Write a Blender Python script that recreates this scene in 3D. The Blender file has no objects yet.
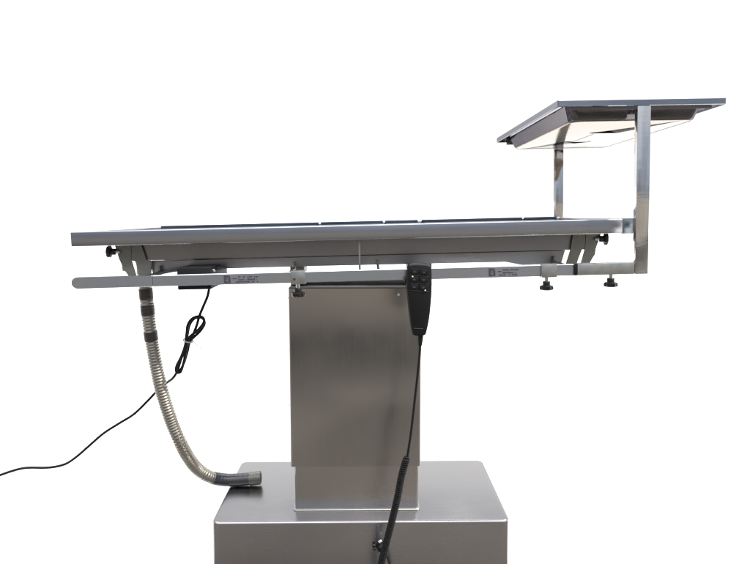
import bpy, bmesh, math, random
from mathutils import Vector, Matrix, Quaternion
random.seed(4)
S = bpy.context.scene
C = S.collection
R = math.radians

# ---------------------------------------------------------------- camera
CAM = Vector((0, 0, 1.0)); FPX = 572.0; PITCH = R(5.39); YAW = R(0.813); SHY = -17.5
cd = bpy.data.cameras.new('camera'); cam = bpy.data.objects.new('camera', cd); C.objects.link(cam)
cam.location = CAM
cam.rotation_euler = (math.pi/2 - PITCH, 0, -YAW)
cd.sensor_width = 36; cd.lens = FPX/750*36; cd.shift_y = SHY/750
cd.clip_start = .02; cd.clip_end = 1000
S.camera = cam
_r = Vector((math.cos(YAW), -math.sin(YAW), 0))
_f = Vector((math.sin(YAW)*math.cos(PITCH), math.cos(YAW)*math.cos(PITCH), -math.sin(PITCH)))
_u = _r.cross(_f)
def ray(px, py):
    return _r*((px-375)/FPX) + _u*(-(py-282-SHY)/FPX) + _f
def at(px, py, Y):                       # a measured point at the real depth Y
    d = ray(px, py); return CAM + d*(Y/d.y)
def onz(px, py, z):                      # a measured point at the real height z
    d = ray(px, py); return CAM + d*((z-CAM.z)/d.z)

# frame of the tilted table top: x along it, y away, z up
TA = R(1.35)
TO = Vector((-.6654, 1.2923, .952))
TM = Matrix.Translation(TO) @ Matrix.Rotation(-TA, 4, 'Y') @ Matrix.Rotation(R(-.4), 4, 'X')
TI = TM.inverted()
L, W = 1.289, .511
def T(x, y, z): return TM @ Vector((x, y, z))
def tl(px, py, yl):                      # measured point on the plane y = yl of that frame
    o = TI @ CAM; d = TI.to_3x3() @ ray(px, py)
    return o + d*((yl-o.y)/d.y)

# ---------------------------------------------------------------- materials
def mat(name):
    m = bpy.data.materials.new(name); m.use_nodes = True
    nt = m.node_tree; return m, nt, nt.nodes['Principled BSDF']
def N(nt, t, **k):
    n = nt.nodes.new(t)
    for a, v in k.items(): setattr(n, a, v)
    return n
def steel(name, col, rough, scale=(2, 2, 60), amp=.12, bump=.02, aniso=.0, blotch=.06, edge=None, dist=.002):
    m, nt, b = mat(name)
    tc = N(nt, 'ShaderNodeTexCoord'); mp = N(nt, 'ShaderNodeMapping')
    mp.inputs['Scale'].default_value = scale
    no = N(nt, 'ShaderNodeTexNoise'); no.inputs['Scale'].default_value = 10; no.inputs['Detail'].default_value = 6
    nt.links.new(tc.outputs['Object'], mp.inputs[0]); nt.links.new(mp.outputs[0], no.inputs['Vector'])
    n2 = N(nt, 'ShaderNodeTexNoise'); n2.inputs['Scale'].default_value = 7; n2.inputs['Detail'].default_value = 5
    nt.links.new(tc.outputs['Object'], n2.inputs['Vector'])
    ad = N(nt, 'ShaderNodeMath', operation='ADD')
    a = N(nt, 'ShaderNodeMapRange'); a.inputs[1].default_value = .3; a.inputs[2].default_value = .7
    a.inputs[3].default_value = rough-amp; a.inputs[4].default_value = rough+amp
    nt.links.new(no.outputs['Fac'], a.inputs[0])
    c = N(nt, 'ShaderNodeMapRange'); c.inputs[1].default_value = .35; c.inputs[2].default_value = .65
    c.inputs[3].default_value = -blotch; c.inputs[4].default_value = blotch
    nt.links.new(n2.outputs['Fac'], c.inputs[0])
    nt.links.new(a.outputs[0], ad.inputs[0]); nt.links.new(c.outputs[0], ad.inputs[1])
    nt.links.new(ad.outputs[0], b.inputs['Roughness'])
    b.inputs['Metallic'].default_value = 1
    mx = N(nt, 'ShaderNodeMix', data_type='RGBA')
    mx.inputs['A'].default_value = (*[x*.93 for x in col], 1); mx.inputs['B'].default_value = (*[x*1.07 for x in col], 1)
    nt.links.new(no.outputs['Fac'], mx.inputs['Factor']); nt.links.new(mx.outputs['Result'], b.inputs['Base Color'])
    bp = N(nt, 'ShaderNodeBump'); bp.inputs['Strength'].default_value = bump; bp.inputs['Distance'].default_value = dist
    nt.links.new(no.outputs['Fac'], bp.inputs['Height']); nt.links.new(bp.outputs[0], b.inputs['Normal'])
    if edge: b.inputs['Specular Tint'].default_value = (*edge, 1)
    if aniso: b.inputs['Anisotropic'].default_value = aniso
    return m
def plain(name, col, rough, metal=0, bump=0, spec=.5):
    m, nt, b = mat(name)
    b.inputs['Base Color'].default_value = (*col, 1); b.inputs['Roughness'].default_value = rough
    b.inputs['Metallic'].default_value = metal; b.inputs['Specular IOR Level'].default_value = spec
    tc = N(nt, 'ShaderNodeTexCoord'); no = N(nt, 'ShaderNodeTexNoise'); no.inputs['Scale'].default_value = 60; no.inputs['Detail'].default_value = 4
    nt.links.new(tc.outputs['Object'], no.inputs['Vector'])
    a = N(nt, 'ShaderNodeMapRange'); a.inputs[3].default_value = max(rough-.12, .02); a.inputs[4].default_value = min(rough+.12, 1)
    nt.links.new(no.outputs['Fac'], a.inputs[0]); nt.links.new(a.outputs[0], b.inputs['Roughness'])
    if bump:
        bp = N(nt, 'ShaderNodeBump'); bp.inputs['Strength'].default_value = bump; bp.inputs['Distance'].default_value = .001
        nt.links.new(no.outputs['Fac'], bp.inputs['Height']); nt.links.new(bp.outputs[0], b.inputs['Normal'])
    return m
ANI = .8
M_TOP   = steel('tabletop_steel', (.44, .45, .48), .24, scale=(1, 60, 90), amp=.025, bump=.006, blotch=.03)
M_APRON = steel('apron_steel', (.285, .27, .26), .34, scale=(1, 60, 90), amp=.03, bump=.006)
M_COL   = steel('column_steel', (.455, .435, .42), .20, scale=(70, 3, 1.2), amp=.02, bump=.003, blotch=.05, aniso=ANI)
M_INNER = steel('inner_column_steel', (.52, .50, .485), .24, scale=(70, 3, 1.2), amp=.02, bump=.003, blotch=.04, aniso=ANI)
M_BASE  = steel('base_steel', (.45, .44, .445), .24, scale=(1.2, 80, 80), amp=.02, bump=.002, blotch=.045)
M_RAIL  = steel('rail_steel', (.54, .59, .66), .26, scale=(1, 60, 90), amp=.03, bump=.006)
M_CLAMP = steel('clamp_steel', (.56, .56, .54), .38, scale=(10, 10, 10), amp=.05)
M_POLISH= steel('polished_steel', (.80, .79, .77), .10, scale=(.6, .6, 1.2), amp=.03, bump=.25, blotch=.02, dist=.006)
M_BRKT  = steel('bracket_steel', (.24, .23, .20), .42, scale=(10, 10, 30), amp=.08)
M_HOSE  = steel('hose_metal', (.40, .375, .335), .46, scale=(10, 10, 10), amp=.08)
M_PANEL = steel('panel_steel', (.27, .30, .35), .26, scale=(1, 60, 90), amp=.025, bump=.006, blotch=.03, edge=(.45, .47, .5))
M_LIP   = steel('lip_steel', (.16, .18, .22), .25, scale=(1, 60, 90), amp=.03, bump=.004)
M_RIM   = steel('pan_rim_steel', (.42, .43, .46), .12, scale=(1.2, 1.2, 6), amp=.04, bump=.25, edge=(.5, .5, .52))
M_WALL  = steel('pan_wall_steel', (.19, .18, .185), .17, scale=(1.5, 1.5, 8), amp=.05, bump=.15, edge=(.32, .32, .34))  # dark reflections of the surroundings put into the steel colour
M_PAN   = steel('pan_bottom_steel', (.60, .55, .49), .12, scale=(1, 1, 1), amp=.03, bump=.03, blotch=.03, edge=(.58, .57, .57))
M_TAPE  = plain('dark_tape', (.055, .045, .042), .5)
M_BLACK = plain('black_plastic', (.010, .010, .011), .5, bump=.2, spec=.3)
M_KNOB  = plain('black_knob', (.006, .006, .006), .35)
M_CORD  = plain('cord_rubber', (.01, .01, .011), .6, spec=.3)
M_SYM   = plain('grey_print', (.055, .055, .06), .5)
M_WHITE = plain('white_plastic', (.8, .8, .78), .5)
M_TIE   = plain('twist_tie', (.45, .42, .38), .5)
M_INK   = plain('dark_print', (.06, .06, .075), .55)
M_LABEL = plain('label_film', (.30, .30, .33), .45, .5)
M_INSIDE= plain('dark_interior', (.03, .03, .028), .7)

# ---------------------------------------------------------------- mesh helpers
def link(name, bm, m, parent=None, smooth=35, origin=None):
    if origin is not None:
        bmesh.ops.translate(bm, verts=bm.verts, vec=-Vector(origin))
    bmesh.ops.recalc_face_normals(bm, faces=bm.faces)
    me = bpy.data.meshes.new(name); bm.to_mesh(me); bm.free()
    me.materials.append(m)
    for p in me.polygons: p.use_smooth = True
    me.set_sharp_from_angle(angle=R(smooth))
    o = bpy.data.objects.new(name, me); C.objects.link(o)
    loc = Vector(origin) if origin is not None else Vector((0, 0, 0))
    o.location = loc
    if parent:
        o.parent = parent
        p = parent; off = Vector((0, 0, 0))
        while p: off += p.location; p = p.parent
        o.location = loc - off
    return o
def empty(name, loc, label, cat, group=None):
    o = bpy.data.objects.new(name, None); C.objects.link(o); o.location = loc
    o.empty_display_size = .05
    o['label'] = label; o['category'] = cat
    if group: o['group'] = group
    return o
def bevel(bm, geom_edges, w, seg=2):
    if w: bmesh.ops.bevel(bm, geom=geom_edges, offset=w, segments=seg, profile=.5, affect='EDGES', clamp_overlap=True)
def box(x0, x1, y0, y1, z0, z1, bv=.0015, M=None, seg=2, bm=None):
    b = bmesh.new()
    bmesh.ops.create_cube(b, size=1)
    for v in b.verts:
        v.co = Vector(((x0+x1)/2+v.co.x*(x1-x0), (y0+y1)/2+v.co.y*(y1-y0), (z0+z1)/2+v.co.z*(z1-z0)))
    bevel(b, b.edges[:], bv, seg)
    if M is not None: b.transform(M)
    return merge(bm, b)
def merge(bm, b):
    if bm is None: return b
    me = bpy.data.meshes.new('tmp'); b.to_mesh(me); b.free(); bm.from_mesh(me); bpy.data.meshes.remove(me)
    return bm
def prism(pts, y0, y1, bv=.0008, M=None, bm=None, axis='y'):   # outline in x,z pushed from y0 to y1
    b = bmesh.new()
    if axis == 'y': f = lambda p, q: Vector((p[0], q, p[1]))
    elif axis == 'z': f = lambda p, q: Vector((p[0], p[1], q))
    else: f = lambda p, q: Vector((q, p[0], p[1]))
    A = [b.verts.new(f(p, y0)) for p in pts]; B = [b.verts.new(f(p, y1)) for p in pts]
    n = len(pts); b.faces.new(A); b.faces.new(B[::-1])
    for i in range(n): b.faces.new((A[i], B[i], B[(i+1) % n], A[(i+1) % n]))
    bevel(b, b.edges[:], bv, 1)
    if M is not None: b.transform(M)
    return merge(bm, b)
def rrect(x0, x1, y0, y1, r, n=8):
    o = []
    for cx, cy, a0 in ((x1-r, y1-r, 0), (x0+r, y1-r, 90), (x0+r, y0+r, 180), (x1-r, y0+r, 270)):
        for i in range(n+1):
            a = R(a0+90*i/n); o.append((cx+r*math.cos(a), cy+r*math.sin(a)))
    return o
def loft(rings, bm=None, cap0=True, cap1=True, M=None):
    b = bmesh.new(); vs = [[b.verts.new(p) for p in r] for r in rings]; n = len(rings[0])
    for a, c in zip(vs, vs[1:]):
        for i in range(n): b.faces.new((a[i], a[(i+1) % n], c[(i+1) % n], c[i]))
    if cap0: b.faces.new(vs[0][::-1])
    if cap1: b.faces.new(vs[-1])
    if M is not None: b.transform(M)
    return merge(bm, b)
def lathe(prof, n=28, M=None, bm=None):            # (radius, z) about the z axis
    rings = [[Vector((r*math.cos(2*math.pi*i/n), r*math.sin(2*math.pi*i/n), z)) for i in range(n)] for r, z in prof]
    return loft(rings, bm, M=M)
def aim(p, d):
    return Matrix.Translation(p) @ Vector(d).normalized().to_track_quat('Z', 'Y').to_matrix().to_4x4()
def spline(P, n=12):
    P = [Vector(p) for p in P]; Q = [P[0]*2-P[1]] + P + [P[-1]*2-P[-2]]; o = []
    for i in range(1, len(Q)-2):
        a, b, c, d = Q[i-1:i+3]
        for k in range(n):
            t = k/n
            o.append(.5*((2*b)+(c-a)*t+(2*a-5*b+4*c-d)*t*t+(3*b-a-3*c+d)*t**3))
    o.append(P[-1]); return o
def resample(P, step):
    o = [P[0]]; acc = 0
    for a, b in zip(P, P[1:]):
        d = (b-a).length; t = step-acc
        while t <= d: o.append(a.lerp(b, t/d)); t += step
        acc = d-(t-step)
    return o
def frames(P):
    t = (P[1]-P[0]).normalized(); n = t.orthogonal().normalized(); out = []
    for i, p in enumerate(P):
        t2 = (P[min(i+1, len(P)-1)]-P[max(i-1, 0)]).normalized()
        n = (t.rotation_difference(t2)) @ n; t = t2
        out.append((p, n, t.cross(n)))
    return out
def tube(P, r, n=12, bm=None):
    rr = r if callable(r) else (lambda i: r)
    return loft([[p+(a*math.cos(2*math.pi*k/n)+c*math.sin(2*math.pi*k/n))*rr(i) for k in range(n)] for i, (p, a, c) in enumerate(frames(P))], bm)

# ================================================================= OPERATING TABLE
BZ = .2188
table = empty('operating_table', (-.015, 1.55, 0), 'stainless steel veterinary operating table on a square column and box base', 'operating table')
bx0, bx1, by0, by1 = -.0153-.378, -.0153+.378, 1.3753, 1.7304

# --- base: box with rounded upright corners and a softly rolled top edge
def base_ring(ins, z):
    r = .020
    return [Vector((x, y, z)) for x, y in rrect(bx0+ins, bx1-ins, by0+ins, by1-ins, max(r-ins, .004), 8)]
rings = [base_ring(.0, .012), base_ring(0, BZ-.006)]
for k in range(1, 6):
    a = R(90*k/5); rings.append(base_ring(.006*(1-math.cos(a)), BZ-.006+.006*math.sin(a)))
base = link('base_cabinet', loft(rings), M_BASE, table, origin=(-.015, 1.55, 0))
for x in (bx0+.05, bx1-.05):
    for y in (by0+.05, by1-.05): link('foot', lathe([(.022, 0), (.022, .012)], M=Matrix.Translation((x, y, 0))), M_BLACK, base)

# --- column
cy = 1.4204
il, ir = at(294.5, 470, cy+.012).x, at(418.5, 470, cy+.012).x
inner = link('inner_column', prism(rrect(il, ir, cy+.012, cy+.185, .006, 4), BZ, .78, .0005, axis='z'), M_INNER, table, origin=(-.03, 1.5, BZ))
bm = prism(rrect(il-.004, ir+.004, cy+.008, cy+.189, .007, 4), BZ+.0004, BZ+.0034, .0008, axis='z')
link('column_flange', bm, M_CLAMP, inner)
ol, orr = at(289, 380, cy).x, at(421.5, 380, cy).x
z1 = at(355, 288, cy).z; z0 = at(355, 466.5, cy).z
b = bmesh.new()
outer_pts = rrect(ol, orr, cy, cy+.197, .008, 5); inn = rrect(ol+.0022, orr-.0022, cy+.0022, cy+.1948, .006, 5)
rings = [[Vector((x, y, z0)) for x, y in outer_pts], [Vector((x, y, z1-.001)) for x, y in outer_pts], [Vector((x, y, z1)) for x, y in rrect(ol+.001, orr-.001, cy+.001, cy+.196, .007, 5)],
         [Vector((x, y, z1)) for x, y in inn], [Vector((x, y, z0)) for x, y in inn]]
b = loft(rings, cap0=False, cap1=False)
vs = b.verts[:]; n = len(outer_pts)
b.verts.ensure_lookup_table()
for i in range(n):
    b.faces.new((b.verts[i], b.verts[(i+1) % n], b.verts[4*n+(i+1) % n], b.verts[4*n+i]))
sleeve = link('column_sleeve', b, M_COL, table, origin=(-.03, 1.5, z0))
# folded lip along the top of the sleeve front
lip = box(ol+.004, orr-.004, cy+.003, cy+.022, z1+.0002, z1+.0035, .0008)
link('top_lip', lip, M_CLAMP, sleeve)
for px, py in ((304.6, 294.5), (398.5, 294.5)):
    p = at(px, py, cy)
    link('screw', lathe([(.0034, 0), (.0034, .0012), (.0018, .0022)], 16, aim(p, (0, -1, 0))), M_WHITE, sleeve)
for py in (298, 350, 405):
    p = at(289, py, cy+.012); p.x = ol
    link('rivet', lathe([(.004, -.001), (.004, .0008), (.002, .0022)], 14, aim(p, (-1, 0, 0))), M_CLAMP, sleeve)
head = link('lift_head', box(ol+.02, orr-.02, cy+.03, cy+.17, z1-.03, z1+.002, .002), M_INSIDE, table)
# posts between the lift head and the underframe
for pa, pb in ((291, 305), (407, 431)):
    a = tl(pa, 268, .19); c = tl(pb, 268, .19)
    link('support_post', box(a.x, c.x, .17, .24, -.165, -.075, .002, TM), M_BRKT, table)

# --- table top: rim, floor of the tray, loose panels with turned up back lips
RH = .033
bm = None
w = .024
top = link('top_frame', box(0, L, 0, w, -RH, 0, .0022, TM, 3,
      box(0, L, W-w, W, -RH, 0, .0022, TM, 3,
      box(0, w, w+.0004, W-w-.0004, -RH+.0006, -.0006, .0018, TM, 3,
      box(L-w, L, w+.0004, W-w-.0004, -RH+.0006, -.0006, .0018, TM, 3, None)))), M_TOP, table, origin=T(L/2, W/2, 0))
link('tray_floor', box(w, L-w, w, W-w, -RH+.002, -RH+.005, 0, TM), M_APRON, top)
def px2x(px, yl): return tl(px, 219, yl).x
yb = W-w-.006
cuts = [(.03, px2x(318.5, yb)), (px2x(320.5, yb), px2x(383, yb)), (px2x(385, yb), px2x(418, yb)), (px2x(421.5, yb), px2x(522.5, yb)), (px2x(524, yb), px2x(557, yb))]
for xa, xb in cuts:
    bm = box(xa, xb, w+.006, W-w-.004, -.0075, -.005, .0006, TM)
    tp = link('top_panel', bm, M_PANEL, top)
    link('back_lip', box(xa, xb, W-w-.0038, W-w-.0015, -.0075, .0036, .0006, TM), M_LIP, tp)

# --- underframe: two long folded channels, front and back
def under(yl, d):
    P = lambda px, py: (lambda q: (q.x, q.z))(tl(px, py, .055))
    up = [(P(134, 244)[0], -RH-.0005), (P(600, 234)[0], -RH-.0005), P(598, 250), P(148, 261)]
    up = [up[0], up[1], (P(590, 249)[0], P(590, 249.6)[1]), (P(146, 260)[0], P(146, 260.5)[1])]
    bm = prism(up, yl, yl+d*.010, .0012, TM)
    lo = [(P(149, 261)[0], P(149, 260.9)[1]), (P(566, 250)[0], P(566, 250.2)[1]), (P(562, 264)[0], P(562, 264)[1]),
          P(522, 265.2), P(506, 261.6), P(300, 266.6), P(196, 269.6), P(158, 274.0), P(152, 274.0)]
    bm2 = prism(lo, yl+d*.0035, yl+d*.0135, .0012, TM)
    return bm, bm2
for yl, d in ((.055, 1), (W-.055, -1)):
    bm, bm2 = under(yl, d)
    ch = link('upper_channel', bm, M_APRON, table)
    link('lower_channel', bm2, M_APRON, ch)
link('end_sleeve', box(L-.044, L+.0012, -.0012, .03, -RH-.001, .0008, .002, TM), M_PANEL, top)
for xx in (.25, .62, 1.0):
    link('cross_member', box(xx, xx+.04, .071, W-.071, -.075, -RH-.001, .002, TM), M_APRON, table)
# seam strip and pins between channel and rail (near the middle)
a = tl(358.5, 250, .05).x
link('seam_strip', box(a, a+.0045, .051, .0545, -.1125, -RH-.001, .0006, TM), M_CLAMP, table)

# --- end brackets with a slot, the near pair and the far pair
def bracket(pts, yl, name='end_bracket'):
    q = [(lambda v: (v.x, v.z))(tl(px, py, .048)) for px, py in pts]
    return link(name, prism(q, yl, yl+.004, .0006, TM), M_BRKT, table)
for yl in (.048, W-.052):
    bracket([(114.5, 245), (131.2, 245), (131.2, 261), (136.6, 277), (129, 277), (125.6, 271.5), (122.3, 271), (122, 265), (119, 259)], yl)
    bracket([(131.4, 245), (141.5, 245), (146, 260), (152, 262), (150.5, 277), (139.4, 277), (135.4, 261.2), (131.4, 260.8)], yl)
    bracket([(573, 233.4), (585.6, 233), (585, 248.6), (582, 248.8), (576.8, 264), (566, 264), (570.5, 250.2)], yl)
    bracket([(585.8, 233), (601.5, 232.4), (598.5, 241), (595.5, 249.0), (595.3, 254.5), (593, 257), (589.5, 264), (580.8, 264), (585.4, 248.6)], yl)

# --- adjusting knobs at the ends (turned sideways)
def knob(p, d, s=1.0, parent=None, stud=.011):
    M = aim(p, d)
    prof = [(.0075*s, stud), (.0105*s, stud+.001), (.0105*s, stud+.0085), (.0085*s, stud+.011)]
    rings = []
    n = 42
    bm = lathe([(.0075*s, stud), (.0082*s, stud+.001), (.0082*s, stud+.009), (.011*s, stud+.0105)], n, M)
    for r, z in ((.0120, stud+.0095), (.0145, stud+.0110), (.0148, stud+.0175), (.0120, stud+.0195)):
        rings.append([Vector(((r*(1+.07*math.cos(7*2*math.pi*i/n)))*s*math.cos(2*math.pi*i/n), (r*(1+.07*math.cos(7*2*math.pi*i/n)))*s*math.sin(2*math.pi*i/n), z)) for i in range(n)])
    bm = loft(rings, bm, M=M)
    k = link('knob', bm, M_KNOB, parent)
    link('stud', lathe([(.0042*s, -.003), (.0042*s, stud+.001)], 16, M), M_CLAMP, k)
    return k
knob(T(*tl(118.5, 251.8, .044)), (-1, -.12, .02), .92, table, .006)
knob(T(*tl(596.5, 238.8, .044)), (1, -.25, 0), .92, table, .006)

# --- side rails
def rail(yl, near=True):
    Lq, Rq = tl(72, 283, -.033), tl(575.5, 269.6, -.033)
    z = lambda px: (tl(px, 283.0+(px-72)*(269.6-283)/(575.5-72), -.033)).z
    x0, x1 = Lq.x, Rq.x; h = .0128
    m = tl(153, 281, -.033).x
    # the rounded tip piece, then the plain bar
    za, zb = z(72), z(575)
    def Z(x): return za+(zb-za)*(x-x0)/(x1-x0)
    pts = []
    for i in range(13):
        a = R(90+180*i/12); pts.append((x0+h+h*math.cos(a), Z(x0)+h*math.sin(a)))
    tip = pts + [(m, Z(m)-h), (m, Z(m)+h)]
    bar = [(m+.0003, Z(m)-h+.0006), (x1, Z(x1)-h), (x1, Z(x1)+h), (m+.0003, Z(m)+h-.0006)]
    b1 = prism(tip, yl-.0055, yl+.0055, .0015, TM); b2 = prism(bar, yl-.005, yl+.005, .0012, TM)
    r_ = link('side_rail', b2, M_RAIL, table)
    link('rail_tip', b1, M_RAIL, r_)
    return r_, Z, h
rail_o, RZ, RHh = rail(-.033)
rail_far, _, _ = rail(W+.033)
# stand-offs holding the near and far rail to the underframe
for px in (150, 290, 377, 560):
    x = tl(px, 268, 0).x
    for ya, yb_ in ((-.0275, .057), (W-.057, W+.0275)):
        link('rail_standoff', box(x, x+.006, ya, yb_, RZ(x)+.004, RZ(x)+.013, .001, TM), M_BRKT, table)
        link('standoff_web', box(x, x+.006, (.045 if ya < .1 else W-.060), (.060 if ya < .1 else W-.045), RZ(x)+.0132, -.085, .001, TM), M_BRKT, table)
xs = tl(358.8, 266, 0).x
link('rail_pin', box(xs, xs+.005, -.027, -.020, RZ(xs)-.005, RZ(xs)+.024, .0008, TM), M_BRKT, table)

# --- clamps on the rail with hanging knobs
def clamp(pa, pb, extra=.003, knobx=None, back=True):
    a, c = tl(pa, 275, -.040).x, tl(pb, 275, -.040).x
    m = (a+c)/2; z = RZ(m)
    bm = box(a, c, -.0445, -.039, z-RHh-extra, z+RHh+extra, .0012, TM)
    bm = box(a, c, -.0389, -.027, z+RHh+.0004, z+RHh+extra, .0006, TM, bm=bm)
    bm = box(a, c, -.0389, -.027, z-RHh-extra, z-RHh-.0004, .0006, TM, bm=bm)
    cl = link('rail_clamp', bm, M_CLAMP, table)
    kx = tl(knobx, 290, -.040).x if knobx else m
    k = knob(T(kx, -.036, z-RHh-extra), T(0, 0, -1)-T(0, 0, 0), .98, cl, .009)
    return cl, a, c, z
cl, a, c, z = clamp(290.5, 305.5, .002, 297.8)
p = T(a+.009, -.0445, z-.003)
link('set_screw', lathe([(.0032, 0), (.0032, .0014), (.002, .002)], 14, aim(p, (0, -1, 0))), M_INK, cl)
clamp(541, 556.5, .0022, 547)

# --- printed labels on the rail: a dark icon block and lines of worn small print
def rail_label(px0, px1):
    x0, x1 = tl(px0, 275, -.038).x, tl(px1, 275, -.038).x
    z = RZ((x0+x1)/2); y = -.0382
    lb = link('rail_label', box(x0, x1, y-.0004, y, z-.0105, z+.0105, 0, TM), M_LABEL, rail_o)
    ink = None
    h = .0085; y1 = y-.0006; s = x0+.001
    def q(a, b, c, d):
        nonlocal ink
        ink = box(a, b, y1-.0003, y1, c, d, 0, TM, bm=ink)
    q(s, s+.0035, z-h, z+h); q(s+.0035, s+.0125, z+h-.004, z+h-.0006); q(s+.0095, s+.014, z-h, z+h-.0046); q(s+.0035, s+.0080, z-h, z-h+.0035); q(s+.0052, s+.0072, z-.002, z+.003)
    x = s+.019
    rnd = random.Random(int(px0))
    q(x, x+.009, z+.0003, z+.0018)
    for row, zz in enumerate((z+.0045, z-.0015, z-.0065)):
        xx = x+(.012 if row < 2 else .004)
        while xx < x1-.003:
            wd = rnd.uniform(.0012, .003)
            if rnd.random() < .8: q(xx, xx+wd, zz-rnd.uniform(.001, .002), zz+rnd.uniform(.0005, .002))
            xx += wd+rnd.uniform(.0006, .0016)
    link('print', ink, M_INK, lb)
rail_label(223.5, 259)
rail_label(488.5, 519)

# --- box behind the rail with its cable outlet, and the small linkage above it
a, c = tl(178.5, 288, -.02).x, tl(212, 288, -.02).x
zt, zb_ = tl(195, 267.5, -.02).z, tl(195, 289.3, -.02).z
jb = link('power_box', box(a, c, -.026, .125, zb_, zt, .002, TM), M_BLACK, table)
pts = [(lambda v: (v.x, v.z))(tl(px, py, .03)) for px, py in ((157, 273.2), (173, 268.8), (222, 266.6), (222, 269.4), (176, 271.6), (158, 275.2))]
link('link_arm', prism(pts, .028, .034, .0006, TM), M_INK, table)
for px in (205, 214):
    p = T(*tl(px, 270.5, .0)); link('bolt', lathe([(.0035, 0), (.0035, .006), (.002, .007)], 8, aim(p, (0, -1, 0))), M_CLAMP, jb)
# drain outlet under the left end
dp = T(*tl(143.5, 262, .13))
link('drain_outlet', lathe([(.030, .0), (.030, .006), (.017, .010), (.017, .075)], 24, aim(dp+Vector((0, 0, .045)), (0, 0, -1))), M_BRKT, table)

# --- cable gland on the front of the base
g = at(380.5, 545, by0)
gl = link('cable_socket', lathe([(.012, 0), (.012, .004), (.0085, .005), (.0085, .018), (.006, .020)], 20, aim(g, (0, -1, 0))), M_KNOB, base)
q = at(378, 528, by0)
link('cable_clip', box(q.x-.005, q.x+.004, by0-.0035, by0-.0002, g.z+.004, BZ-.008, .001), M_INK, base)
q = at(380, 537, by0)
link('clip_tab', box(-.0045, .0045, -.002, .0, -.003, .003, .0006, Matrix.Translation((q.x, by0-.018, q.z)) @ Matrix.Rotation(R(-35), 4, 'Y')), M_WHITE, base)
bm = None
for dx, dz in ((-.014, .003), (-.013, -.006)):
    bm = lathe([(.0035, 0), (.0035, .006)], 12, aim(Vector((g.x+dx, by0-.006, g.z+dz)), (-1, -.2, .1)), bm)
link('gland_screw', bm, M_KNOB, base)

# ================================================================= INSTRUMENT TRAY (clamped to the rail ends)
pw = .0293
prx = tl(648, 272, -.045).x; pz0 = tl(640, 274.2, -.045).z
tray_root = empty('instrument_tray_stand', T(prx-pw/2, -.033, pz0), 'polished steel instrument tray raised on two square posts above the right end of the table', 'instrument tray')
ptop = tl(648, 98, -.045).z
def post(y0, z_lo, z_hi, x1=prx, wd=pw, dy=.014):
    return box(x1-wd, x1, y0, y0+dy, z_lo, z_hi, .0015, TM)
# lean the posts very slightly as in the photo (side towards the table)
front_post = link('post', post(-.046, pz0, ptop), M_POLISH, tray_root)
ax0 = tl(577.5, 268, -.045).x
arm = link('arm', box(ax0, prx-pw-.0004, -.0455, -.0265, pz0+.0004, pz0+.0268, .0015, TM), M_CLAMP, tray_root)
link('arm_sleeve', box(ax0-.0055, ax0-.0003, -.0445, -.0275, pz0+.0002, pz0+.0262, .0008, TM), M_KNOB, arm)
kx = tl(609.5, 280, -.03).x
knob(T(kx, -.036, pz0), T(0, 0, -1)-T(0, 0, 0), .98, arm, .008)
yb0 = W+.020
bx1_ = tl(563.5, 180, yb0).x; bx0_ = tl(554.0, 180, yb0).x
link('post', box(bx0_, bx1_, yb0, yb0+.014, pz0, ptop-.034, .0015, TM), M_POLISH, tray_root)
link('arm', box(ax0, bx0_-.0004, yb0+.0005, yb0+.0275, pz0+.0004, pz0+.0268, .0015, TM), M_CLAMP, tray_root)
# weld plate at the head of the far post
link('post_cap', box(bx0_-.003, bx1_+.003, yb0-.002, yb0+.030, ptop-.0339, ptop-.030, .001, TM), M_CLAMP, tray_root)

# tray pan: flange + sloping walls + flat bottom, in its own slightly tipped frame
fl = T(*tl(557.5, 100.0, -.048)); fr = T(*tl(727, 97.3, -.048)); 
ex = (fr-fl); TL = ex.length; ex.normalize()
TW = .555
bl_dir = at(496.5, 138, fl.y+TW*.995)-fl
ey = (bl_dir - ex*bl_dir.dot(ex)*0); TWl = ey.length; ey.normalize(); ez = ex.cross(ey).normalized()
PM = Matrix(((ex.x, ey.x, ez.x, fl.x), (ex.y, ey.y, ez.y, fl.y), (ex.z, ey.z, ez.z, fl.z), (0, 0, 0, 1)))
def rr(ins, z, r): return [Vector((x, y, z)) for x, y in rrect(ins, TL-ins, ins, TWl-ins, r, 8)]
def rr2(ix, iy, z, r): return [Vector((x, y, z)) for x, y in rrect(ix, TL-ix, iy, TWl-iy, r, 8)]
FH = .0145
rings = [rr(.0016, -FH, .003), rr(0, -FH+.001, .004), rr(0, -.0015, .004), rr(.0015, 0, .004), rr2(.028, .028, 0, .02),
         rr2(.031, .031, -.003, .02), rr2(.042, .036, -.036, .022), rr2(.047, .041, -.039, .020)]
b = loft(rings[:6], cap0=False, cap1=False, M=PM)
inn = [rr2(.0295, .0295, -.0045, .021), rr2(.027, .027, -.0015, .021), rr(.0035, -.0015, .003), rr(.0025, -FH, .003)]
b = merge(b, loft(inn, cap0=False, cap1=False, M=PM))
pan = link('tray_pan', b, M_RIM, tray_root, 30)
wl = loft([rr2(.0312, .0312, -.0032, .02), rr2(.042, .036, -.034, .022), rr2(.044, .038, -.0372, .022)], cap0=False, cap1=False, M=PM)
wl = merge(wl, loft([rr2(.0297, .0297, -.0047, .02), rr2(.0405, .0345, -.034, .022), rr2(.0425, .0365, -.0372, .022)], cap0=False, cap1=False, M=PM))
link('pan_wall', wl, M_WALL, pan, 30)
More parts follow.
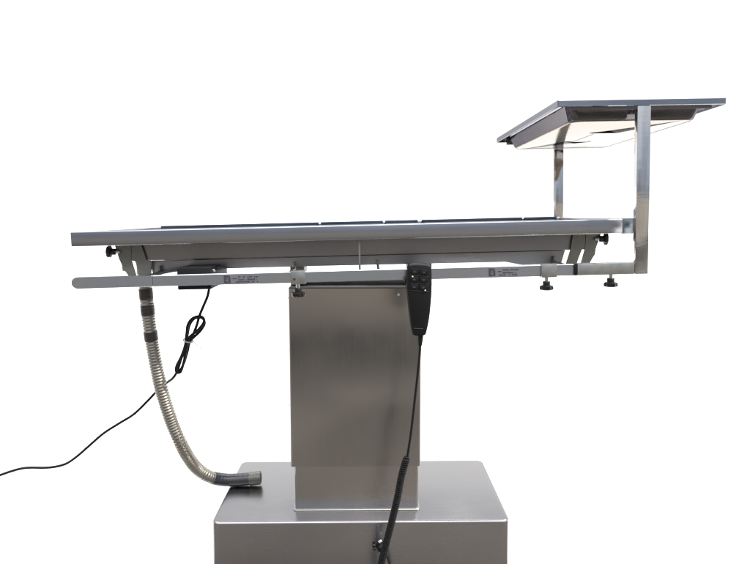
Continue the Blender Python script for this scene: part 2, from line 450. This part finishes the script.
link('pan_bottom', loft([rr2(.0438, .0378, -.0373, .022), rr2(.046, .040, -.0392, .021), rr2(.050, .044, -.0400, .020), rr2(.20, .20, -.0425, .02)], cap0=False, cap1=True, M=PM), M_PAN, pan, 30)
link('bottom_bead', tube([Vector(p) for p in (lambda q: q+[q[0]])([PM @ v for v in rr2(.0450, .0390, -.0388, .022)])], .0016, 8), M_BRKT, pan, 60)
for y0_, y1_ in ((.0035, .0055), (TWl-.0055, TWl-.0035)):
    link('edge_strip', box(.03, TL-.03, y0_, y1_, -.022, -.0018, .0005, PM), M_WALL, pan)
# cross bar carrying the pan between the two posts
pa = T(prx-pw/2, -.016, ptop-.018); pb = T((bx0_+bx1_)/2, yb0+.01, ptop-.050)

# ================================================================= HAND CONTROL
hs = empty('hand_control', at(418, 264, 1.235), 'black hand controller hooked over the rail beside the column, trailing a coiled cord', 'remote control')
HY = 1.222; HT = .022
def hp(px, py): v = at(px, py, HY); return (v.x, v.z)
outl = [(407.5, 267.5), (409.2, 264.4), (414, 263.2), (425, 263.6), (430.2, 264.8), (431.8, 268.5), (432.3, 285), (431.6, 300), (429.8, 318), (427.0, 332.0), (425.4, 335.6), (421, 336.8), (415, 336.2), (412.4, 333.6), (410.0, 320), (407.8, 300), (406.4, 285)]
pts = [hp(*p) for p in outl]
cxh = sum(p[0] for p in pts)/len(pts); czh = sum(p[1] for p in pts)/len(pts)
# smooth the outline
sp = spline([Vector((p[0], 0, p[1])) for p in pts+[pts[0]]], 4)[:-1]
def hr(s, y): return [Vector((cxh+(v.x-cxh)*s, y, czh+(v.z-czh)*(1-(1-s)*.6))) for v in sp]
body = link('controller_body', loft([hr(.88, HY), hr(.94, HY+.001), hr(.98, HY+.0035), hr(1, HY+.008), hr(1, HY+HT-.006), hr(.93, HY+HT-.001), hr(.86, HY+HT)]), M_BLACK, hs, 50)
# a raised key field, two rows of rocker keys
k0, k1 = hp(410.2, 268.0), hp(428.8, 293.5)
def keybar(cx_, cz_, w_, h_, rot, m, name, dep=.0022, par=body, y=HY):
    return link(name, box(-w_/2, w_/2, -dep, .001, -h_/2, h_/2, .0009, Matrix.Translation((cx_, y, cz_)) @ Matrix.Rotation(R(rot), 4, 'Y')), m, par)
for i, (px, py) in enumerate(((414.6, 271.5), (423.8, 272.4), (414.2, 279.2), (423.6, 280.0), (414.2, 286.8), (423.4, 287.6), )):
    x, z = hp(px, py)
    k = keybar(x, z, .0175, .0125, 5, M_KNOB, 'key')
    # printed arrow on the key
    up = i % 2 == 0
    sgn = 1 if up else -1
    tri = [(x-.004, z-.0018*sgn), (x+.004, z-.0018*sgn), (x, z+.0026*sgn)]
    link('key_mark', prism(tri, HY-.0027, HY-.0023, 0), M_SYM, k)
for py in (275.8, 283.4, 291.0):
    x, z = hp(419.0, py)
    keybar(x, z, .040, .0012, 5, M_SYM, 'divider_line', .0013)
for px, py in ((412.6, 276.6), (425.2, 290.4)):
    p = at(px, py, HY-.0015); link('key_light', lathe([(.0017, 0), (.0017, .0016), (.0008, .0022)], 12, aim(p, (0, -1, 0))), M_WHITE, body)
x, z = hp(418.3, 328.5); keybar(x, z, .021, .0011, 3, M_SYM, 'base_line', .0010)
# hanger hook that goes over the rail
hk = [at(412, 262.0, HY+HT+.001), at(412, 262, HY+HT+.001)]
zr = (T(0, 0, 0).z)
p0 = at(411, 300, HY+HT-.003)
rx = (TI @ at(411, 275, 1.26)).x
top_z = T(rx, -.033, RZ(rx)+RHh+.002).z
bm = box(p0.x-.004, p0.x+.022, HY+HT-.003, HY+HT+.0005, top_z-.06, top_z+.003, .0008)
bm = box(p0.x-.004, p0.x+.022, HY+HT+.0006, 1.2923-.033+.0105, top_z, top_z+.003, .0008, bm=bm)
bm = box(p0.x-.004, p0.x+.022, 1.2923-.033+.0075, 1.2923-.033+.0105, top_z-.02, top_z-.0003, .0008, bm=bm)
link('hanger_hook', bm, M_BLACK, hs)
x, z = hp(405.8, 281.5)
link('side_switch', box(x-.002, x+.003, HY+.006, HY+.015, z-.006, z+.006, .0008), M_KNOB, hs)
# strain relief, straight lead and the coil
sr = at(420.6, 336.5, HY+.011)
cd_pts = [at(420.7, 336, HY+.011), at(419.8, 352, HY+.011), at(417.6, 375, HY+.012), at(414.8, 400, HY+.014), at(411.6, 428, HY+.017), at(408.6, 449, HY+.02), at(407.0, 458, HY+.022)]
lead = tube(resample(spline(cd_pts, 10), .004), .0029, 10)
cord = link('coiled_cord', lead, M_CORD, hs, 60)
link('strain_relief', lathe([(.0062, -.004), (.0058, .006), (.0042, .020)], 16, aim(sr, (-.04, 0, -1))), M_BLACK, hs)
cc = spline([at(407.6, 455.5, HY+.022), at(405.5, 462, HY+.024), at(401.6, 476, HY+.027), at(397.6, 497, HY+.033), at(392.4, 519, HY+.041), at(386.8, 541, HY+.050), at(381.6, 562, HY+.060), at(377, 582, HY+.07), at(376, 600, HY+.075), at(381, 612, HY+.085)], 24)
step = .0004
cc = resample(cc, step); fr_ = frames(cc)
pitch = .0052; rc = .0062
hel = []
for i, (p, a, c) in enumerate(fr_):
    if i % 1: continue
    t = 2*math.pi*(i*step)/pitch
    f = min(1, i*step/.008, (len(fr_)-i)*step/.008)
    hel.append(p+(a*math.cos(t)+c*math.sin(t))*rc*f)
link('coil', tube(hel, .00245, 7), M_CORD, cord, 80)
e0 = hel[-1]
tail = spline([e0, e0+Vector((.008, .01, -.004)), at(391.5, 585, 1.345), at(390.0, 566, 1.35), at(386.5, 555, 1.353), at(382.5, 547, 1.358), g+Vector((0, -.018, 0))], 10)
link('cord_tail', tube(resample(tail, .003), .0026, 10), M_CORD, cord, 60)

# ================================================================= DRAIN HOSE
hose = empty('drain_hose', onz(258, 486, BZ), 'ribbed metal drain hose curving down from under the left table end to the base', 'drain hose')
ye = onz(255, 485.2, BZ).y
HP = [at(143.8, 262, 1.425), at(144.6, 276, 1.425), at(146.4, 298, 1.425), at(149.4, 325, 1.425), at(154.0, 355, 1.43), at(161.0, 388, 1.435), at(170.5, 419, 1.44), at(182.0, 446, 1.45), at(194.0, 465, ye-.05), at(206.5, 475.2, ye-.03), at(220, 479.2, ye-.012), at(236, 479.8, ye-.004), at(261, 477.6, ye)]
st = .00085
hpth = resample(spline(HP, 24), st)
hr0 = .0158
def hrad(i):
    u = i*st
    return hr0*(1+.012*math.sin(u*23)+.008*math.sin(u*61+1)+.052*math.cos(2*math.pi*u/.0076+.7*math.sin(u*31)+.5*math.sin(u*87)))
link('hose_body', tube(hpth, hrad, 26), M_HOSE, hose, 80)
def along(px_y):                         # index of the path point nearest a measured height
    best = min(range(len(hpth)), key=lambda i: abs((hpth[i]-CAM).z/(hpth[i]-CAM).y-(px_y-CAM).z/(px_y-CAM).y))
    return best
for ya, yb_ in ((288.5, 300), (305.5, 315.5), (331, 340.5)):
    i0, i1 = along(at(146, ya, 1.425)), along(at(149, yb_, 1.425))
    link('tape_band', tube(hpth[i0:i1:2], hr0*1.065, 24), M_TAPE, hose, 50)
# smooth dark sleeve and threaded cuff at the lower end
n_ = len(hpth)
i0 = min(range(n_), key=lambda i: abs((hpth[i]-at(213, 478, ye-.02)).length))
slv = link('end_sleeve', tube(hpth[i0:n_-18:2], lambda i: hr0*(1.10+.012*math.cos(i*.9)), 26), steel('sleeve_metal', (.13, .13, .14), .38), hose, 60)
i1 = min(range(n_), key=lambda i: abs((hpth[i]-at(250, 479, ye)).length))
link('end_cuff', tube(hpth[i1:][::2], lambda i: hr0*(1.20 if i % 4 < 2 else 1.16), 28), M_BRKT, hose, 40)
endp = hpth[-1]; endd = (hpth[-1]-hpth[-5]).normalized()
link('bore', lathe([(hr0*.9, 0), (hr0*.9, .0006)], 24, aim(endp, endd)), M_INSIDE, hose)

# ================================================================= POWER CORD
pc = empty('power_cord', at(210, 289, 1.41), 'thin black power cord tied in a hanging bundle, running off to the left', 'power cord')
YB = 1.41
def zc(px, py, Y): return at(px, py, Y)
P1 = [zc(209.5, 286, YB), zc(207.6, 296, YB), zc(203.5, 306, YB), zc(199.2, 316.5, YB), zc(196.5, 326, YB+.002), zc(191.5, 338, YB+.004), zc(185.5, 348, YB+.004), zc(180.0, 362, YB+.002), zc(177.4, 370, YB), zc(180.6, 372, YB-.004),
      zc(184.0, 361, YB-.007), zc(186.0, 350, YB-.008), zc(189.0, 338, YB-.007), zc(197.5, 330.5, YB-.006), zc(203.5, 323, YB-.006), zc(203.6, 318.5, YB-.004), zc(199.5, 316.2, YB-.003), zc(192.2, 318.6, YB-.004), zc(187.8, 325, YB-.005), zc(186.6, 334, YB-.006), zc(185.2, 345, YB-.010), zc(181.5, 356, YB-.010), zc(176.6, 366, YB-.009), zc(176.2, 371.2, YB-.006), zc(178.6, 372.6, YB+.002),
      zc(183.6, 364, YB+.008), zc(187.4, 352, YB+.010), zc(190.4, 341, YB+.010), zc(199.8, 331.6, YB+.008), zc(204.6, 323.5, YB+.007), zc(202.0, 318, YB+.006), zc(195.0, 318.2, YB+.008), zc(189.6, 325, YB+.010), zc(187.2, 336, YB+.010), zc(184.2, 349, YB+.012), zc(180.2, 362, YB+.012), zc(176.8, 372.2, YB+.015),
      zc(172.5, 378.4, YB+.035), zc(167, 382.6, 1.468), zc(158, 390, 1.485), zc(148, 400.5, 1.49), zc(134, 414, 1.49), zc(120, 422.8, 1.49), zc(104, 433, 1.49), zc(90, 445, 1.49)]
P1 += [zc(px, py, 1.49) for px, py in ((78, 455.5), (67, 463.2), (56, 466.6), (44, 467.8), (32, 467.6), (22, 468.4), (12, 471), (2, 474.4), (-14, 480), (-50, 487), (-110, 490))]
link('cord', tube(resample(spline(P1, 12), .004), .0034, 9), M_CORD, pc, 60)
# wire tie round the waist of the bundle, one end sticking out
tc_ = zc(188.3, 341, YB+.001)
ring = []
for i in range(41):
    a = 2*math.pi*i/20*1.0
    ring.append(tc_+Vector((.0115*math.cos(a), .0165*math.sin(a), -.0035*math.cos(a)+.002*i/40)))
ring += [zc(193, 341.4, YB-.02), zc(197.5, 345.2, YB-.022), zc(202.4, 349.6, YB-.024)]
link('wire_tie', tube(resample(ring, .002), .0011, 6), M_TIE, pc, 60)

# ================================================================= GROUND
def sheet(name, x0, x1, y0, y1, z, m):
    b = bmesh.new(); vs = [b.verts.new(p) for p in ((x0, y0, z), (x1, y0, z), (x1, y1, z), (x0, y1, z))]; b.faces.new(vs)
    o = link(name, b, m); o['kind'] = 'structure'; return o
m, nt, b = mat('paving')
tc = N(nt, 'ShaderNodeTexCoord'); n1 = N(nt, 'ShaderNodeTexNoise'); n1.inputs['Scale'].default_value = .9; n1.inputs['Detail'].default_value = 5
n2 = N(nt, 'ShaderNodeTexNoise'); n2.inputs['Scale'].default_value = 120; n2.inputs['Detail'].default_value = 4
rp = N(nt, 'ShaderNodeValToRGB'); rp.color_ramp.elements[0].position = .38; rp.color_ramp.elements[1].position = .62
rp.color_ramp.elements[0].color = (.078, .070, .062, 1); rp.color_ramp.elements[1].color = (.150, .136, .122, 1)
mx = N(nt, 'ShaderNodeMix', data_type='RGBA', blend_type='MULTIPLY'); mx.inputs['Factor'].default_value = .5
for nn in (n1, n2): nt.links.new(tc.outputs['Object'], nn.inputs['Vector'])
nt.links.new(n1.outputs['Fac'], rp.inputs[0]); nt.links.new(rp.outputs[0], mx.inputs['A']); nt.links.new(n2.outputs['Color'], mx.inputs['B'])
# painted shadow: dark band in the unseen ground colour, mirrored by the column
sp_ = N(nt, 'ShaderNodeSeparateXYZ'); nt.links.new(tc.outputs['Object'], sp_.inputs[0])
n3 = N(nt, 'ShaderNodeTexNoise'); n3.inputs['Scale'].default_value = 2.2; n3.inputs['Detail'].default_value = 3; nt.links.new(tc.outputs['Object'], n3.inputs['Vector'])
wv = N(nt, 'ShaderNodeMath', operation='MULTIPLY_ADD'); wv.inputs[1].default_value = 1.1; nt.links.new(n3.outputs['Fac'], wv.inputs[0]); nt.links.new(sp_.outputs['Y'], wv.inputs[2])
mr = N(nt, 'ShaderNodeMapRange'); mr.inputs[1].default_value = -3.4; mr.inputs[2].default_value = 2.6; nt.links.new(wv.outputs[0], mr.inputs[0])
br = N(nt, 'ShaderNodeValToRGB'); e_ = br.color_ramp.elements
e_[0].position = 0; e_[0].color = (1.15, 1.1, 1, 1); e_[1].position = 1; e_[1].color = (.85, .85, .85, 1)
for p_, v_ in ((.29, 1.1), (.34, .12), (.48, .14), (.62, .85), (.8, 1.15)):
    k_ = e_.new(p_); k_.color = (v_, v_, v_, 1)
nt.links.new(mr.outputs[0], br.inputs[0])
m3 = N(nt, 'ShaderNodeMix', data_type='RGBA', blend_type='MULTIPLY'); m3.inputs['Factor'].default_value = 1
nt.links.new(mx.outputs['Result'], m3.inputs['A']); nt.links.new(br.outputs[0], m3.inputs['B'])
nt.links.new(m3.outputs['Result'], b.inputs['Base Color']); b.inputs['Roughness'].default_value = .85
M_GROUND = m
M_FLOOR = plain('white_floor', (.78, .78, .78), .9)
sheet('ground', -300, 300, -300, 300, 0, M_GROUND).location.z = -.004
sheet('white_floor', -300, 300, 1.47, 300, 0, M_FLOOR)

# ================================================================= LIGHT
wd_ = bpy.data.worlds.new('World'); S.world = wd_; wd_.use_nodes = True
nt = wd_.node_tree; bg = nt.nodes['Background']
tc = N(nt, 'ShaderNodeTexCoord'); sx = N(nt, 'ShaderNodeSeparateXYZ'); nt.links.new(tc.outputs['Generated'], sx.inputs[0])
def ramp(stops, src):
    r = N(nt, 'ShaderNodeValToRGB'); e = r.color_ramp.elements
    while len(e) > 1: e.remove(e[-1])
    e[0].position = stops[0][0]; e[0].color = (*stops[0][1], 1)
    for p, c in stops[1:]:
        k = e.new(p); k.color = (*c, 1)
    nt.links.new(src, r.inputs[0]); return r
el = N(nt, 'ShaderNodeMapRange'); el.inputs[1].default_value = -1; nt.links.new(sx.outputs['Z'], el.inputs[0])   # -1..1 -> 0..1
# seen past the table: plain white; above: brightness shaped to whiten the floor
front = ramp([(0, (1, 1, 1)), (.5, (1, 1, 1)), (.70, (1, 1, 1)), (.78, (.62, .64, .68)), (.88, (.9, .9, .92)), (1, (1, 1, 1))], el.outputs[0])
# behind the photographer: pale blue-grey horizon, darker shapes, sky above
nz = N(nt, 'ShaderNodeTexNoise'); nz.inputs['Scale'].default_value = 3.2; nz.inputs['Detail'].default_value = 4
nt.links.new(tc.outputs['Generated'], nz.inputs['Vector'])
ms = N(nt, 'ShaderNodeMath', operation='MULTIPLY_ADD'); ms.inputs[1].default_value = .36; ms.inputs[2].default_value = -.18
nt.links.new(nz.outputs['Fac'], ms.inputs[0])
ad = N(nt, 'ShaderNodeMath', operation='ADD'); nt.links.new(el.outputs[0], ad.inputs[0]); nt.links.new(ms.outputs[0], ad.inputs[1])
back = ramp([(0, (.20, .18, .17)), (.49, (.20, .20, .21)), (.54, (.22, .25, .30)), (.62, (.36, .40, .48)), (.75, (.6, .63, .7)), (1, (1, 1, 1))], ad.outputs[0])
sw = N(nt, 'ShaderNodeMapRange'); sw.inputs[1].default_value = .05; sw.inputs[2].default_value = .35
sa = N(nt, 'ShaderNodeMath', operation='MULTIPLY_ADD'); sa.inputs[1].default_value = .45; nt.links.new(sx.outputs['X'], sa.inputs[0]); nt.links.new(sx.outputs['Y'], sa.inputs[2])  # bright bank added on the right to lighten right-hand edges
sb = N(nt, 'ShaderNodeMath', operation='MAXIMUM'); nt.links.new(sa.outputs[0], sb.inputs[0]); nt.links.new(sx.outputs['Y'], sb.inputs[1]); nt.links.new(sb.outputs[0], sw.inputs[0])
mix = N(nt, 'ShaderNodeMix', data_type='RGBA'); nt.links.new(sw.outputs[0], mix.inputs['Factor'])
nt.links.new(back.outputs[0], mix.inputs['A']); nt.links.new(front.outputs[0], mix.inputs['B'])
zen = N(nt, 'ShaderNodeMapRange'); zen.inputs[1].default_value = .82; zen.inputs[2].default_value = .97; zen.inputs[3].default_value = 1; zen.inputs[4].default_value = 4.5  # unseen overhead softbox glow, added so the floor goes white
nt.links.new(el.outputs[0], zen.inputs[0])
vm = N(nt, 'ShaderNodeVectorMath', operation='SCALE'); nt.links.new(mix.outputs['Result'], vm.inputs[0]); nt.links.new(zen.outputs[0], vm.inputs['Scale'])
nt.links.new(vm.outputs[0], bg.inputs['Color']); bg.inputs['Strength'].default_value = 1.12
sl = bpy.data.lights.new('sun', 'SUN'); sl.energy = 3.4; sl.angle = R(4); sl.color = (1, .93, .82)
so = bpy.data.objects.new('sun', sl); C.objects.link(so)
so.rotation_euler = Vector((-.62, .30, -.75)).to_track_quat('-Z', 'Y').to_euler()

S.view_settings.view_transform = 'Standard'; S.view_settings.look = 'None'
S.view_settings.exposure = 0; S.view_settings.gamma = 1
S.render.engine = 'CYCLES'
S.render.film_transparent = False
